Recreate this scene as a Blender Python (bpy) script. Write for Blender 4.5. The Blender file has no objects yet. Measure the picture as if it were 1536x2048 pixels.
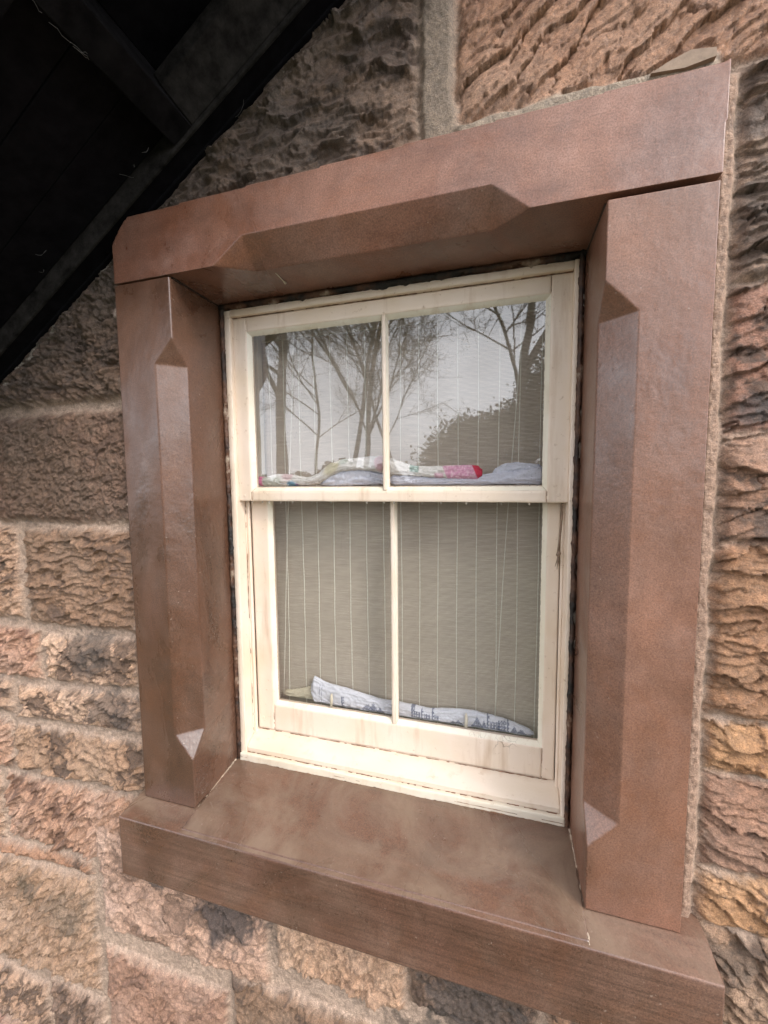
import bpy, math, random
import numpy as np
from mathutils import Vector, Matrix

random.seed(7)
R = math.radians
C = bpy.context.scene.collection
S = bpy.context.scene

# ------------------------------------------------------------------ camera
CAM = (0.83938, -0.74244, -0.447)
ya, pb, rc = 0.27789, -0.07935, -0.00984
fwd = Vector((-math.sin(ya)*math.cos(pb), math.cos(ya)*math.cos(pb), math.sin(pb)))
r0 = Vector((math.cos(ya), math.sin(ya), 0)); u0 = r0.cross(fwd)
rv = math.cos(rc)*r0 + math.sin(rc)*u0
uv = -math.sin(rc)*r0 + math.cos(rc)*u0
cd = bpy.data.cameras.new('camera'); cam = bpy.data.objects.new('camera', cd); C.objects.link(cam)
M = Matrix((rv, uv, -fwd)).transposed().to_4x4(); M.translation = Vector(CAM)
cam.matrix_world = M
cd.sensor_fit = 'HORIZONTAL'; cd.sensor_width = 36.0; cd.lens = 36.0*802.305/1536
cd.clip_start = 0.02; cd.clip_end = 500
S.camera = cam

# ------------------------------------------------------------------ sky, sun, exposure
SUN_EL, SUN_AZ = R(42), R(125)      # azimuth clockwise from +Y (north): front-right of the wall
w = bpy.data.worlds.new('World'); S.world = w; w.use_nodes = True
nt = w.node_tree; nt.nodes.clear()
sky = nt.nodes.new('ShaderNodeTexSky'); sky.sky_type = 'NISHITA'; sky.sun_disc = False
sky.sun_elevation = SUN_EL; sky.sun_rotation = SUN_AZ; sky.dust_density = 3.0; sky.air_density = 1.0
hs = nt.nodes.new('ShaderNodeHueSaturation'); hs.inputs['Saturation'].default_value = 0.22
tcw = nt.nodes.new('ShaderNodeTexCoord')
cn = nt.nodes.new('ShaderNodeTexNoise'); cn.inputs['Scale'].default_value = 2.2; cn.inputs['Detail'].default_value = 6
cr = nt.nodes.new('ShaderNodeMapRange'); cr.inputs[1].default_value = .3; cr.inputs[2].default_value = .7
cr.inputs[3].default_value = 1.2; cr.inputs[4].default_value = 2.2
mu = nt.nodes.new('ShaderNodeMix'); mu.data_type = 'RGBA'; mu.blend_type = 'MULTIPLY'; mu.inputs[0].default_value = 1
bg = nt.nodes.new('ShaderNodeBackground'); bg.inputs['Strength'].default_value = 0.15
wo = nt.nodes.new('ShaderNodeOutputWorld')
L = nt.links.new
L(sky.outputs[0], hs.inputs['Color']); L(tcw.outputs['Generated'], cn.inputs['Vector'])
ov = nt.nodes.new('ShaderNodeMix'); ov.data_type = 'RGBA'; ov.inputs[0].default_value = .74; ov.inputs[7].default_value = (9.2, 9.4, 10.1, 1)   # even cloud over the clear sky
L(hs.outputs[0], ov.inputs[6])
L(cn.outputs['Fac'], cr.inputs[0]); L(ov.outputs[2], mu.inputs[6]); L(cr.outputs[0], mu.inputs[7])
L(mu.outputs[2], bg.inputs['Color']); L(bg.outputs[0], wo.inputs['Surface'])

sl = bpy.data.lights.new('sun', 'SUN'); sl.energy = 1.5; sl.angle = R(16); sl.color = (1, .93, .84)
so = bpy.data.objects.new('sun', sl); C.objects.link(so)
sd = Vector((math.sin(SUN_AZ)*math.cos(SUN_EL), math.cos(SUN_AZ)*math.cos(SUN_EL), math.sin(SUN_EL)))
so.rotation_euler = sd.to_track_quat('Z', 'Y').to_euler(); so.location = (4, -6, 6)
S.view_settings.view_transform = 'Standard'; S.view_settings.look = 'None'
S.view_settings.gamma = 1; S.view_settings.exposure = 0.55
S.cycles.use_denoising = True

# ------------------------------------------------------------------ noise (numpy)
def perlin(x, y, seed=0):
    rs = np.random.RandomState(seed)
    perm = rs.permutation(256); perm = np.concatenate([perm, perm])
    ang = rs.rand(256)*2*np.pi; gx = np.cos(ang); gy = np.sin(ang)
    xi = np.floor(x).astype(np.int64); yi = np.floor(y).astype(np.int64)
    xf = x-xi; yf = y-yi
    u = xf*xf*xf*(xf*(xf*6-15)+10); v = yf*yf*yf*(yf*(yf*6-15)+10)
    def g(ix, iy, fx, fy):
        h = perm[(perm[ix & 255]+iy) & 255]
        return gx[h]*fx+gy[h]*fy
    a = g(xi, yi, xf, yf); b = g(xi+1, yi, xf-1, yf)
    c = g(xi, yi+1, xf, yf-1); d = g(xi+1, yi+1, xf-1, yf-1)
    return ((a*(1-u)+b*u)*(1-v)+(c*(1-u)+d*u)*v)*1.5
def fbm(x, y, seed=0, o=4, g=.5):
    s = 0; a = 1; t = 0
    for i in range(o):
        s = s+a*perlin(x*2**i, y*2**i, seed+i*17); t += a; a *= g
    return s/t
def worley(x, y, seed=0, jit=.85):
    """nearest-cell noise: F1, F2, the cell's random numbers and the offset to its centre"""
    rs = np.random.RandomState(seed); tab = rs.rand(256, 4); perm = rs.permutation(256); perm = np.concatenate([perm, perm])
    xi = np.floor(x).astype(np.int64); yi = np.floor(y).astype(np.int64)
    f1 = np.full(x.shape, 9.); f2 = np.full(x.shape, 9.); r1 = np.zeros(x.shape); r2 = np.zeros(x.shape); ox = np.zeros(x.shape); oy = np.zeros(x.shape)
    for i in (-1, 0, 1):
        for j in (-1, 0, 1):
            h = perm[((xi+i) & 255)+0]; h = perm[(h+((yi+j) & 255)) & 255]; t = tab[h]
            dx = xi+i+.5+(t[..., 0]-.5)*jit-x; dy = yi+j+.5+(t[..., 1]-.5)*jit-y; d = dx*dx+dy*dy
            c = d < f1; f2 = np.where(c, f1, np.minimum(f2, d)); f1 = np.where(c, d, f1)
            r1 = np.where(c, t[..., 2], r1); r2 = np.where(c, t[..., 3], r2); ox = np.where(c, dx, ox); oy = np.where(c, dy, oy)
    return np.sqrt(f1), np.sqrt(f2), r1, r2, ox, oy
def sst(a, b, x):
    t = np.clip((x-a)/(b-a), 0, 1); return t*t*(3-2*t)

# ------------------------------------------------------------------ object helpers
def tag(o, label=None, cat=None, group=None, kind=None):
    if label: o['label'] = label
    if cat: o['category'] = cat
    if group: o['group'] = group
    if kind: o['kind'] = kind
    return o
def empty(name, loc=(0, 0, 0)):
    o = bpy.data.objects.new(name, None); C.objects.link(o); o.location = loc
    o.empty_display_size = .05
    return o
def mesh_obj(name, verts, faces, mat, parent=None, smooth=False, bevel=0, seg=2, cols=None):
    me = bpy.data.meshes.new(name)
    me.from_pydata([tuple(map(float, v)) for v in verts], [], [tuple(map(int, f)) for f in faces])
    me.update()
    o = bpy.data.objects.new(name, me); C.objects.link(o)
    if mat: me.materials.append(mat)
    if smooth: me.polygons.foreach_set('use_smooth', [True]*len(me.polygons))
    if cols is not None:
        ca = me.color_attributes.new('Col', 'FLOAT_COLOR', 'POINT')
        c4 = np.ones((len(verts), 4), np.float32); c4[:, :3] = cols
        ca.data.foreach_set('color', c4.ravel())
    if parent:
        o.parent = parent
        o.location = (-parent.location[0], -parent.location[1], -parent.location[2]) if parent.parent is None else (0, 0, 0)
    if bevel:
        b = o.modifiers.new('bevel', 'BEVEL'); b.width = bevel; b.segments = seg; b.limit_method = 'ANGLE'; b.angle_limit = R(25)
    return o

class MB:
    def __init__(s): s.v = []; s.f = []
    def poly(s, pts):
        n = len(s.v); s.v += [tuple(p) for p in pts]; s.f.append(tuple(range(n, n+len(pts))))
    def box(s, x0, x1, y0, y1, z0, z1):
        n = len(s.v)
        s.v += [(x, y, z) for x in (x0, x1) for y in (y0, y1) for z in (z0, z1)]
        s.f += [tuple(n+i for i in f) for f in ((0, 1, 3, 2), (4, 6, 7, 5), (0, 4, 5, 1), (2, 3, 7, 6), (0, 2, 6, 4), (1, 5, 7, 3))]
    def tube(s, pts, rad, k=8, cap=True):
        pts = [Vector(p) for p in pts]; n0 = len(s.v); n = len(pts)
        for i, p in enumerate(pts):
            t = (pts[min(i+1, n-1)]-pts[max(i-1, 0)]).normalized()
            a = t.orthogonal().normalized() if abs(t.z) < .9 else Vector((1, 0, 0))
            a = (a-t*a.dot(t)).normalized(); b = t.cross(a)
            r = rad[i] if hasattr(rad, '__len__') else rad
            for j in range(k):
                q = 2*math.pi*j/k; s.v.append(tuple(p+a*(r*math.cos(q))+b*(r*math.sin(q))))
        for i in range(n-1):
            for j in range(k):
                s.f.append((n0+i*k+j, n0+i*k+(j+1) % k, n0+(i+1)*k+(j+1) % k, n0+(i+1)*k+j))
        if cap:
            s.f.append(tuple(n0+j for j in range(k))[::-1]); s.f.append(tuple(n0+(n-1)*k+j for j in range(k)))
    def build(s, name, mat, parent=None, **kw):
        return mesh_obj(name, s.v, s.f, mat, parent, **kw)
    def grid_box(s, x0, x1, y0, y1, z0, z1, res=.006, amp=.0006, seed=1, rnd=.0015):
        """box with a regular grid on each side, its corners slightly rounded and its faces hand-uneven"""
        nx = max(2, int((x1-x0)/res)); ny = max(2, int((y1-y0)/res)); nz = max(2, int((z1-z0)/res))
        def ax(a, b, n):
            t = np.linspace(a, b, n+1); return np.concatenate([[a, a+rnd], t[1:-1], [b-rnd, b]]) if n > 1 else np.array([a, a+rnd, b-rnd, b])
        X, Y, Z = ax(x0, x1, nx), ax(y0, y1, ny), ax(z0, z1, nz)
        idx = {}
        def vid(i, j, k):
            if (i, j, k) not in idx:
                p = np.array([X[i], Y[j], Z[k]])
                e = [(i == 0)-(i == len(X)-1), (j == 0)-(j == len(Y)-1), (k == 0)-(k == len(Z)-1)]
                if sum(abs(q) for q in e) >= 2: p = p+np.array(e)*rnd*.45
                idx[(i, j, k)] = len(s.v); s.v.append(tuple(p))
            return idx[(i, j, k)]
        n0 = len(s.v)
        a, b, c = len(X)-1, len(Y)-1, len(Z)-1
        for i in range(a):
            for k in range(c):
                s.f.append((vid(i, 0, k), vid(i+1, 0, k), vid(i+1, 0, k+1), vid(i, 0, k+1)))
                s.f.append((vid(i, b, k+1), vid(i+1, b, k+1), vid(i+1, b, k), vid(i, b, k)))
            for j in range(b):
                s.f.append((vid(i, j, 0), vid(i, j+1, 0), vid(i+1, j+1, 0), vid(i+1, j, 0)))
                s.f.append((vid(i, j, c), vid(i+1, j, c), vid(i+1, j+1, c), vid(i, j+1, c)))
        for j in range(b):
            for k in range(c):
                s.f.append((vid(0, j, k), vid(0, j, k+1), vid(0, j+1, k+1), vid(0, j+1, k)))
                s.f.append((vid(a, j, k), vid(a, j+1, k), vid(a, j+1, k+1), vid(a, j, k+1)))
        P = np.array(s.v[n0:])
        for q in range(3):
            u = P[:, (q+1) % 3]; v = P[:, (q+2) % 3]
            P[:, q] += amp*fbm(u*14+P[:, q]*9, v*14+3.3*q, seed+q, 3)+amp*.45*perlin(u*120, v*120+P[:, q]*90, seed+7+q)
        s.v[n0:] = [tuple(p) for p in P]

# ------------------------------------------------------------------ materials
def newmat(name):
    m = bpy.data.materials.new(name); m.use_nodes = True
    n = m.node_tree; b = n.nodes['Principled BSDF']
    return m, n, b
def tex(n, kind='Noise', scale=10, detail=4, rough=.5, vec=None, stretch=None, dist=0):
    t = n.nodes.new('ShaderNodeTex'+kind); t.inputs['Scale'].default_value = scale
    if kind == 'Noise':
        t.inputs['Detail'].default_value = detail; t.inputs['Roughness'].default_value = rough; t.inputs['Distortion'].default_value = dist
    if vec is None:
        vec = n.nodes.new('ShaderNodeTexCoord').outputs['Object']
    if stretch:
        mp = n.nodes.new('ShaderNodeMapping'); mp.inputs['Scale'].default_value = stretch; n.links.new(vec, mp.inputs[0]); vec = mp.outputs[0]
    n.links.new(vec, t.inputs['Vector'])
    return t
def ramp(n, fac, stops, interp='LINEAR'):
    r = n.nodes.new('ShaderNodeValToRGB'); n.links.new(fac, r.inputs[0]); r.color_ramp.interpolation = interp
    e = r.color_ramp.elements
    while len(e) < len(stops): e.new(.5)
    for q, (p, c) in zip(e, stops):
        q.position = p; q.color = (c, c, c, 1) if not hasattr(c, '__len__') else (*c, 1)
    return r.outputs[0]
def mix(n, fac, a, b, mode='MIX'):
    m = n.nodes.new('ShaderNodeMix'); m.data_type = 'RGBA'; m.blend_type = mode
    for i, x in ((0, fac), (6, a), (7, b)):
        if hasattr(x, 'is_output'): n.links.new(x, m.inputs[i])
        elif i == 0: m.inputs[0].default_value = x
        else: m.inputs[i].default_value = (*x, 1)
    return m.outputs[2]
def bump(n, b, h, strength, dist, prev=None):
    q = n.nodes.new('ShaderNodeBump'); q.inputs['Strength'].default_value = strength; q.inputs['Distance'].default_value = dist
    n.links.new(h, q.inputs['Height'])
    if prev: n.links.new(prev, q.inputs['Normal'])
    n.links.new(q.outputs[0], b.inputs['Normal']); return q.outputs[0]

def mat_wall():
    m, n, b = newmat('rock_faced_sandstone')
    a = n.nodes.new('ShaderNodeAttribute'); a.attribute_name = 'Col'
    t1 = tex(n, scale=90, detail=6, rough=.7); t2 = tex(n, scale=420, detail=3, rough=.7)
    c = mix(n, 1, a.outputs['Color'], ramp(n, t1.outputs['Fac'], [(.3, .62), (.7, 1.4)]), 'MULTIPLY')
    c = mix(n, 1, c, ramp(n, t2.outputs['Fac'], [(.33, .68), (.68, 1.36)]), 'MULTIPLY')
    n.links.new(c, b.inputs['Base Color'])
    n.links.new(ramp(n, t1.outputs['Fac'], [(.35, .5), (.65, .85)]), b.inputs['Roughness'])
    p = bump(n, b, t1.outputs['Fac'], .8, .007); bump(n, b, t2.outputs['Fac'], .7, .002, p)
    return m
def mat_dressed(name, base, dark, light, grain=(1, 1, 1), streak=.15, rough=(.20, .42), wet=.06):
    """smooth painted / sealed red sandstone with mauve and rust blotches"""
    m, n, b = newmat(name)
    big = tex(n, scale=3.4, detail=5, rough=.6, dist=.5); mid = tex(n, scale=11, detail=6, rough=.65)
    fine = tex(n, scale=330, detail=3, rough=.85); st = tex(n, scale=7, detail=7, rough=.7, stretch=grain, dist=.4)
    c = mix(n, ramp(n, big.outputs['Fac'], [(.38, 0.), (.62, 1.)]), dark, base)
    c = mix(n, ramp(n, mid.outputs['Fac'], [(.46, 0.), (.76, .7)]), c, light)
    st2 = tex(n, scale=2.1, detail=7, rough=.62, dist=1.2, stretch=(1.4, 1.4, 1)); c = mix(n, 1, c, ramp(n, st2.outputs['Fac'], [(.36, .70), (.47, .94), (.58, 1.08), (.70, 1.32)]), 'MULTIPLY')
    ru = tex(n, scale=5.5, detail=6, rough=.7, dist=.8); c = mix(n, ramp(n, ru.outputs['Fac'], [(.50, 0.), (.74, .5)]), c, tuple(q*k for q, k in zip(base, (1.12, .86, .60))))
    ws = tex(n, scale=4, detail=4, stretch=(2.4, 2.4, .5), dist=.6); c = mix(n, 1, c, ramp(n, ws.outputs['Fac'], [(.36, 1-wet), (.5, 1.), (.66, 1+wet)]), 'MULTIPLY')
    c = mix(n, 1, c, ramp(n, st.outputs['Fac'], [(.32, 1-streak*1.6), (.5, 1.), (.7, 1+streak)]), 'MULTIPLY')
    c = mix(n, 1, c, ramp(n, fine.outputs['Fac'], [(.3, .55), (.7, 1.5)]), 'MULTIPLY')
    sp = tex(n, scale=150, detail=1); c = mix(n, ramp(n, sp.outputs['Fac'], [(.76, 0.), (.79, .35)]), c, (.45, .35, .28))
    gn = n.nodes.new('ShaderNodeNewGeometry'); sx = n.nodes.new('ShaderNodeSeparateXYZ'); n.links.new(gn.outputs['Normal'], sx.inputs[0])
    up_ = ramp(n, sx.outputs['Z'], [(.90, 0.), (.97, 1.)]); dust_sky = mix(n, 1, up_, ramp(n, ru.outputs['Fac'], [(.38, .75), (.60, .10)]), 'MULTIPLY')   # pale dust plus sky light on level tops, both put into the colour
    c = mix(n, dust_sky, c, (.215, .15, .105))
    n.links.new(c, b.inputs['Base Color'])
    n.links.new(ramp(n, st2.outputs['Fac'], [(.38, rough[0]), (.62, rough[1]+.12)]), b.inputs['Roughness'])
    n.links.new(ramp(n, st2.outputs['Fac'], [(.40, .45), (.60, .05)]), b.inputs['Coat Weight'])
    b.inputs['Specular IOR Level'].default_value = .55
    b.inputs['Coat Weight'].default_value = .25; b.inputs['Coat Roughness'].default_value = .22
    p = bump(n, b, mid.outputs['Fac'], .12, .003); p = bump(n, b, st.outputs['Fac'], .12, .002, p); bump(n, b, fine.outputs['Fac'], .25, .0008, p)
    return m
def mat_paint(name, col=(.80, .67, .56), dirt=.8, stretch=(1, 1, 1), rough=.42, crack=22, chip_=.8):
    m, n, b = newmat(name)
    a = tex(n, scale=9, detail=5, stretch=stretch); f = tex(n, scale=70, detail=5, rough=.7, stretch=stretch)
    g = tex(n, scale=260, detail=3)
    c = mix(n, ramp(n, a.outputs['Fac'], [(.35, 0.), (.7, 1.)]), col, tuple(x*y for x, y in zip(col, (.93, .9, .82))))
    c = mix(n, ramp(n, f.outputs['Fac'], [(.62, 0.), (.78, dirt)]), c, (.42, .27, .16))
    run = tex(n, scale=30, detail=4, rough=.6, stretch=(1, 1, .12)); c = mix(n, ramp(n, run.outputs['Fac'], [(.56, 0.), (.76, dirt*.6)]), c, (.50, .33, .2))
    vo = n.nodes.new('ShaderNodeTexVoronoi'); vo.feature = 'DISTANCE_TO_EDGE'; vo.inputs['Scale'].default_value = crack
    wn = tex(n, scale=40, detail=4); wv_ = n.nodes.new('ShaderNodeMix'); wv_.data_type = 'RGBA'; wv_.inputs[0].default_value = .03
    n.links.new(wn.outputs['Color'], wv_.inputs[7]); n.links.new(n.nodes.new('ShaderNodeTexCoord').outputs['Object'], wv_.inputs[6])
    n.links.new(wv_.outputs[2], vo.inputs['Vector'])
    ck = ramp(n, vo.outputs['Distance'], [(.0, 1.), (.028, 0.)]); mk = ramp(n, tex(n, scale=6, detail=3).outputs['Fac'], [(.66-.1*dirt*(crack > 25), 0.), (.76, .8)])
    ckm = mix(n, 1, ck, mk, 'MULTIPLY'); c = mix(n, ckm, c, (.22, .14, .09))
    geo = n.nodes.new('ShaderNodeNewGeometry')
    chip = tex(n, scale=32, detail=6, rough=.75)
    ce = mix(n, 1, ramp(n, chip.outputs['Fac'], [(.74, 0.), (.76, chip_)]), (1, 1, 1), 'MULTIPLY')
    pt = n.nodes.new('ShaderNodeMath'); pt.operation = 'GREATER_THAN'; pt.inputs[1].default_value = .56
    n.links.new(geo.outputs['Pointiness'], pt.inputs[0])
    mm = n.nodes.new('ShaderNodeMath'); mm.operation = 'MULTIPLY'; n.links.new(pt.outputs[0], mm.inputs[0]); n.links.new(ce, mm.inputs[1])
    c = mix(n, mm.outputs[0], c, (.16, .09, .055))
    n.links.new(c, b.inputs['Base Color']); b.inputs['Roughness'].default_value = rough
    p = bump(n, b, f.outputs['Fac'], .22, .0022); bump(n, b, g.outputs['Fac'], .15, .0008, p)
    return m
def mat_plain(name, col, rough=.8, sc=60, var=.35, bs=.4, bd=.002, stretch=None, spec=.5):
    m, n, b = newmat(name); t = tex(n, scale=sc, detail=6, rough=.65, stretch=stretch)
    c = mix(n, 1, col, ramp(n, t.outputs['Fac'], [(.3, 1-var), (.7, 1+var)]), 'MULTIPLY')
    n.links.new(c, b.inputs['Base Color']); b.inputs['Roughness'].default_value = rough
    b.inputs['Specular IOR Level'].default_value = spec
    bump(n, b, t.outputs['Fac'], bs, bd); return m
def mat_attr(name, rough=.9, sc=500, stretch=None):
    m, n, b = newmat(name); a = n.nodes.new('ShaderNodeAttribute'); a.attribute_name = 'Col'
    t = tex(n, scale=sc, detail=3, stretch=stretch); t3 = tex(n, scale=60, detail=4)
    c = mix(n, 1, a.outputs['Color'], ramp(n, t.outputs['Fac'], [(.3, .88), (.7, 1.1)]), 'MULTIPLY')
    n.links.new(c, b.inputs['Base Color']); b.inputs['Roughness'].default_value = rough
    p = bump(n, b, t3.outputs['Fac'], .35, .004); bump(n, b, t.outputs['Fac'], .4, .0006, p); return m
def mat_glass():
    m = bpy.data.materials.new('window_glass'); m.use_nodes = True; n = m.node_tree; n.nodes.clear()
    o = n.nodes.new('ShaderNodeOutputMaterial'); ms = n.nodes.new('ShaderNodeMixShader')
    tr = n.nodes.new('ShaderNodeBsdfTransparent'); tr.inputs[0].default_value = (.96, .955, .945, 1)
    gl = n.nodes.new('ShaderNodeBsdfGlossy'); gl.inputs['Roughness'].default_value = .018
    fr = n.nodes.new('ShaderNodeFresnel'); fr.inputs['IOR'].default_value = 1.85
    df = n.nodes.new('ShaderNodeBsdfDiffuse'); df.inputs[0].default_value = (.75, .75, .74, 1)
    t = tex(n, scale=5, detail=1); bp = n.nodes.new('ShaderNodeBump'); bp.inputs['Strength'].default_value = .2; bp.inputs['Distance'].default_value = .004
    n.links.new(t.outputs['Fac'], bp.inputs['Height']); n.links.new(bp.outputs[0], gl.inputs['Normal'])
    ge = n.nodes.new('ShaderNodeNewGeometry'); io = n.nodes.new('ShaderNodeMapRange'); io.inputs[3].default_value = 2.35; io.inputs[4].default_value = 1/2.35
    n.links.new(ge.outputs['Backfacing'], io.inputs[0]); n.links.new(io.outputs[0], fr.inputs['IOR'])   # the pane reflects alike from both sides
    n.links.new(fr.outputs[0], ms.inputs[0]); n.links.new(tr.outputs[0], ms.inputs[1]); n.links.new(gl.outputs[0], ms.inputs[2])
    # specks of dried rain and dust lying on the pane
    sp = tex(n, kind='Voronoi', scale=170); s2 = tex(n, scale=7, detail=3)
    th = n.nodes.new('ShaderNodeMath'); th.operation = 'LESS_THAN'; th.inputs[1].default_value = .16
    n.links.new(sp.outputs['Distance'], th.inputs[0])
    rnd = n.nodes.new('ShaderNodeMath'); rnd.operation = 'GREATER_THAN'; n.links.new(sp.outputs['Color'], rnd.inputs[0]); rnd.inputs[1].default_value = .72
    a = n.nodes.new('ShaderNodeMath'); a.operation = 'MULTIPLY'; n.links.new(th.outputs[0], a.inputs[0]); n.links.new(rnd.outputs[0], a.inputs[1])
    a2 = n.nodes.new('ShaderNodeMath'); a2.operation = 'MULTIPLY'; n.links.new(a.outputs[0], a2.inputs[0])
    n.links.new(ramp(n, s2.outputs['Fac'], [(.45, 0.), (.62, .5)]), a2.inputs[1])
    a3 = n.nodes.new('ShaderNodeMath'); a3.operation = 'ADD'; a3.inputs[1].default_value = .012; n.links.new(a2.outputs[0], a3.inputs[0])
    m2 = n.nodes.new('ShaderNodeMixShader'); n.links.new(a3.outputs[0], m2.inputs[0]); n.links.new(ms.outputs[0], m2.inputs[1]); n.links.new(df.outputs[0], m2.inputs[2])
    n.links.new(m2.outputs[0], o.inputs[0]); return m
def mat_blind():
    m, n, b = newmat('woven_blind_fabric')
    tc = n.nodes.new('ShaderNodeTexCoord').outputs['Object']
    wv = n.nodes.new('ShaderNodeTexWave'); wv.wave_type = 'BANDS'; wv.bands_direction = 'Z'; wv.inputs['Scale'].default_value = 105
    wv.inputs['Distortion'].default_value = .8; wv.inputs['Detail'].default_value = 2; wv.inputs['Detail Scale'].default_value = .4
    n.links.new(tc, wv.inputs[0])
    t = tex(n, scale=40, detail=6, rough=.8, stretch=(.5, 1, 14)); t2 = tex(n, scale=3, detail=2)
    c = mix(n, ramp(n, wv.outputs['Fac'], [(.15, 0.), (.6, 1.)]), (.26, .22, .18), (.62, .54, .45))
    c = mix(n, 1, c, ramp(n, t.outputs['Fac'], [(.3, .72), (.7, 1.25)]), 'MULTIPLY')
    n.links.new(c, b.inputs['Base Color']); b.inputs['Roughness'].default_value = .9
    p = bump(n, b, wv.outputs['Fac'], .5, .0012); return m

MW = mat_wall()
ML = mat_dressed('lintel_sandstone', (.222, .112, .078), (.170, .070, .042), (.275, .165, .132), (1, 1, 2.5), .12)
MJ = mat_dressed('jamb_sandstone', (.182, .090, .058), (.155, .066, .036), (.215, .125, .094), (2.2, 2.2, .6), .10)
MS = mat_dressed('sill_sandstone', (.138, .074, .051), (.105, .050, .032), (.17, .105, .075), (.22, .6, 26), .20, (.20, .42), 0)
MJL = mat_dressed('shaded_jamb_sandstone', (.118, .060, .038), (.105, .048, .027), (.145, .088, .064), (2.2, 2.2, .6), .10)  # left jamb: its shade is put into a darker base colour
MP = mat_paint('cream_paint', dirt=1.0); MPS = mat_paint('weathered_cream_paint', (.72, .65, .55), .8, (.5, 1, 1.6), .5, 30, 0)
MPC = mat_paint('cill_paint', (.70, .59, .49), .8, (.5, 1, 1.6), .42, 22, 0)
MPW = mat_paint('putty_white_paint', (.78, .72, .61), .8, (1, 1, 1), .5, 45)
MSEAL, n_, b_ = newmat('old_brown_sealant'); t_ = tex(n_, scale=16, detail=5, rough=.6); t2_ = tex(n_, scale=120, detail=4)
n_.links.new(ramp(n_, t_.outputs['Fac'], [(.40, (.010, .007, .005)), (.50, (.05, .022, .012)), (.60, (.11, .05, .026)), (.72, (.4, .33, .25))]), b_.inputs['Base Color'])
b_.inputs['Roughness'].default_value = .6; bump(n_, b_, t2_.outputs['Fac'], .9, .004)
MMORT = mat_plain('dark_joint', (.05, .035, .028), .9, 80, .5, .6, .003)
MPIN = mat_plain('pinning_slate', (.30, .215, .155), .8, 40, .3, .5, .003)
MTIMB = mat_plain('black_stained_timber', (.0055, .005, .006), .7, 30, .5, .6, .003, (1, 1, 1), .04)
MTIMB2 = mat_plain('dusty_black_timber', (.0075, .007, .0075), .85, 24, .6, .7, .004, (1, 1, 1), .04)
MTIMB3 = mat_plain('grey_dusty_timber', (.020, .018, .017), .9, 34, .7, .8, .005, (1, 1, 1), .06)
MWEB = mat_plain('cobweb', (.08, .075, .07), .9, 200, .3)
MCORD = mat_plain('white_cord', (.66, .64, .56), .8, 300, .2)
MTHR = mat_plain('blind_thread', (.74, .73, .64), .85, 300, .2)
MROPE = mat_plain('dirty_sash_cord', (.24, .17, .12), .9, 300, .4, .6, .001)
MCLOTH = mat_attr('printed_cotton'); MGL = mat_glass(); MBL = mat_blind()
MLIN = mat_paint('inner_lining_paint', (.50, .48, .43), .1); MDARK = mat_plain('room_plaster', (.12, .105, .09), .9, 8, .1)
MBARK = mat_plain('tree_bark', (.10, .088, .075), .9, 8, .4); MHOUSE = mat_plain('house_harling', (.09, .075, .065), .9, 5, .2)
MROOF = mat_plain('roof_slates', (.045, .045, .05), .7, 6, .3); MGRASS = mat_plain('winter_grass', (.055, .06, .032), .95, 3, .4)
MHEDGE = mat_plain('evergreen_foliage', (.045, .052, .034), .9, 4, .5)
MDROP, _n, _b = newmat('water_drop'); _b.inputs['Base Color'].default_value = (.9, .88, .8, 1); _b.inputs['Roughness'].default_value = .05; _b.inputs['Transmission Weight'].default_value = .6

# ------------------------------------------------------------------ ground
gb = MB(); gb.poly([(-150, -200, -2.35), (150, -200, -2.35), (150, 20, -2.35), (-150, 20, -2.35)])
tag(gb.build('ground', MGRASS), kind='structure')

# ------------------------------------------------------------------ the rubble wall
ES = Vector((.957, 0, .605)).normalized(); EN = Vector((ES.z, 0, -ES.x)); EP = Vector((.564, 0, .411))
EOFF = -.052
KK = .7774/.7574
def kx(x): return .839+(x-.839)*KK
def kz(z): return -.447+(z+.447)*KK
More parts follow.
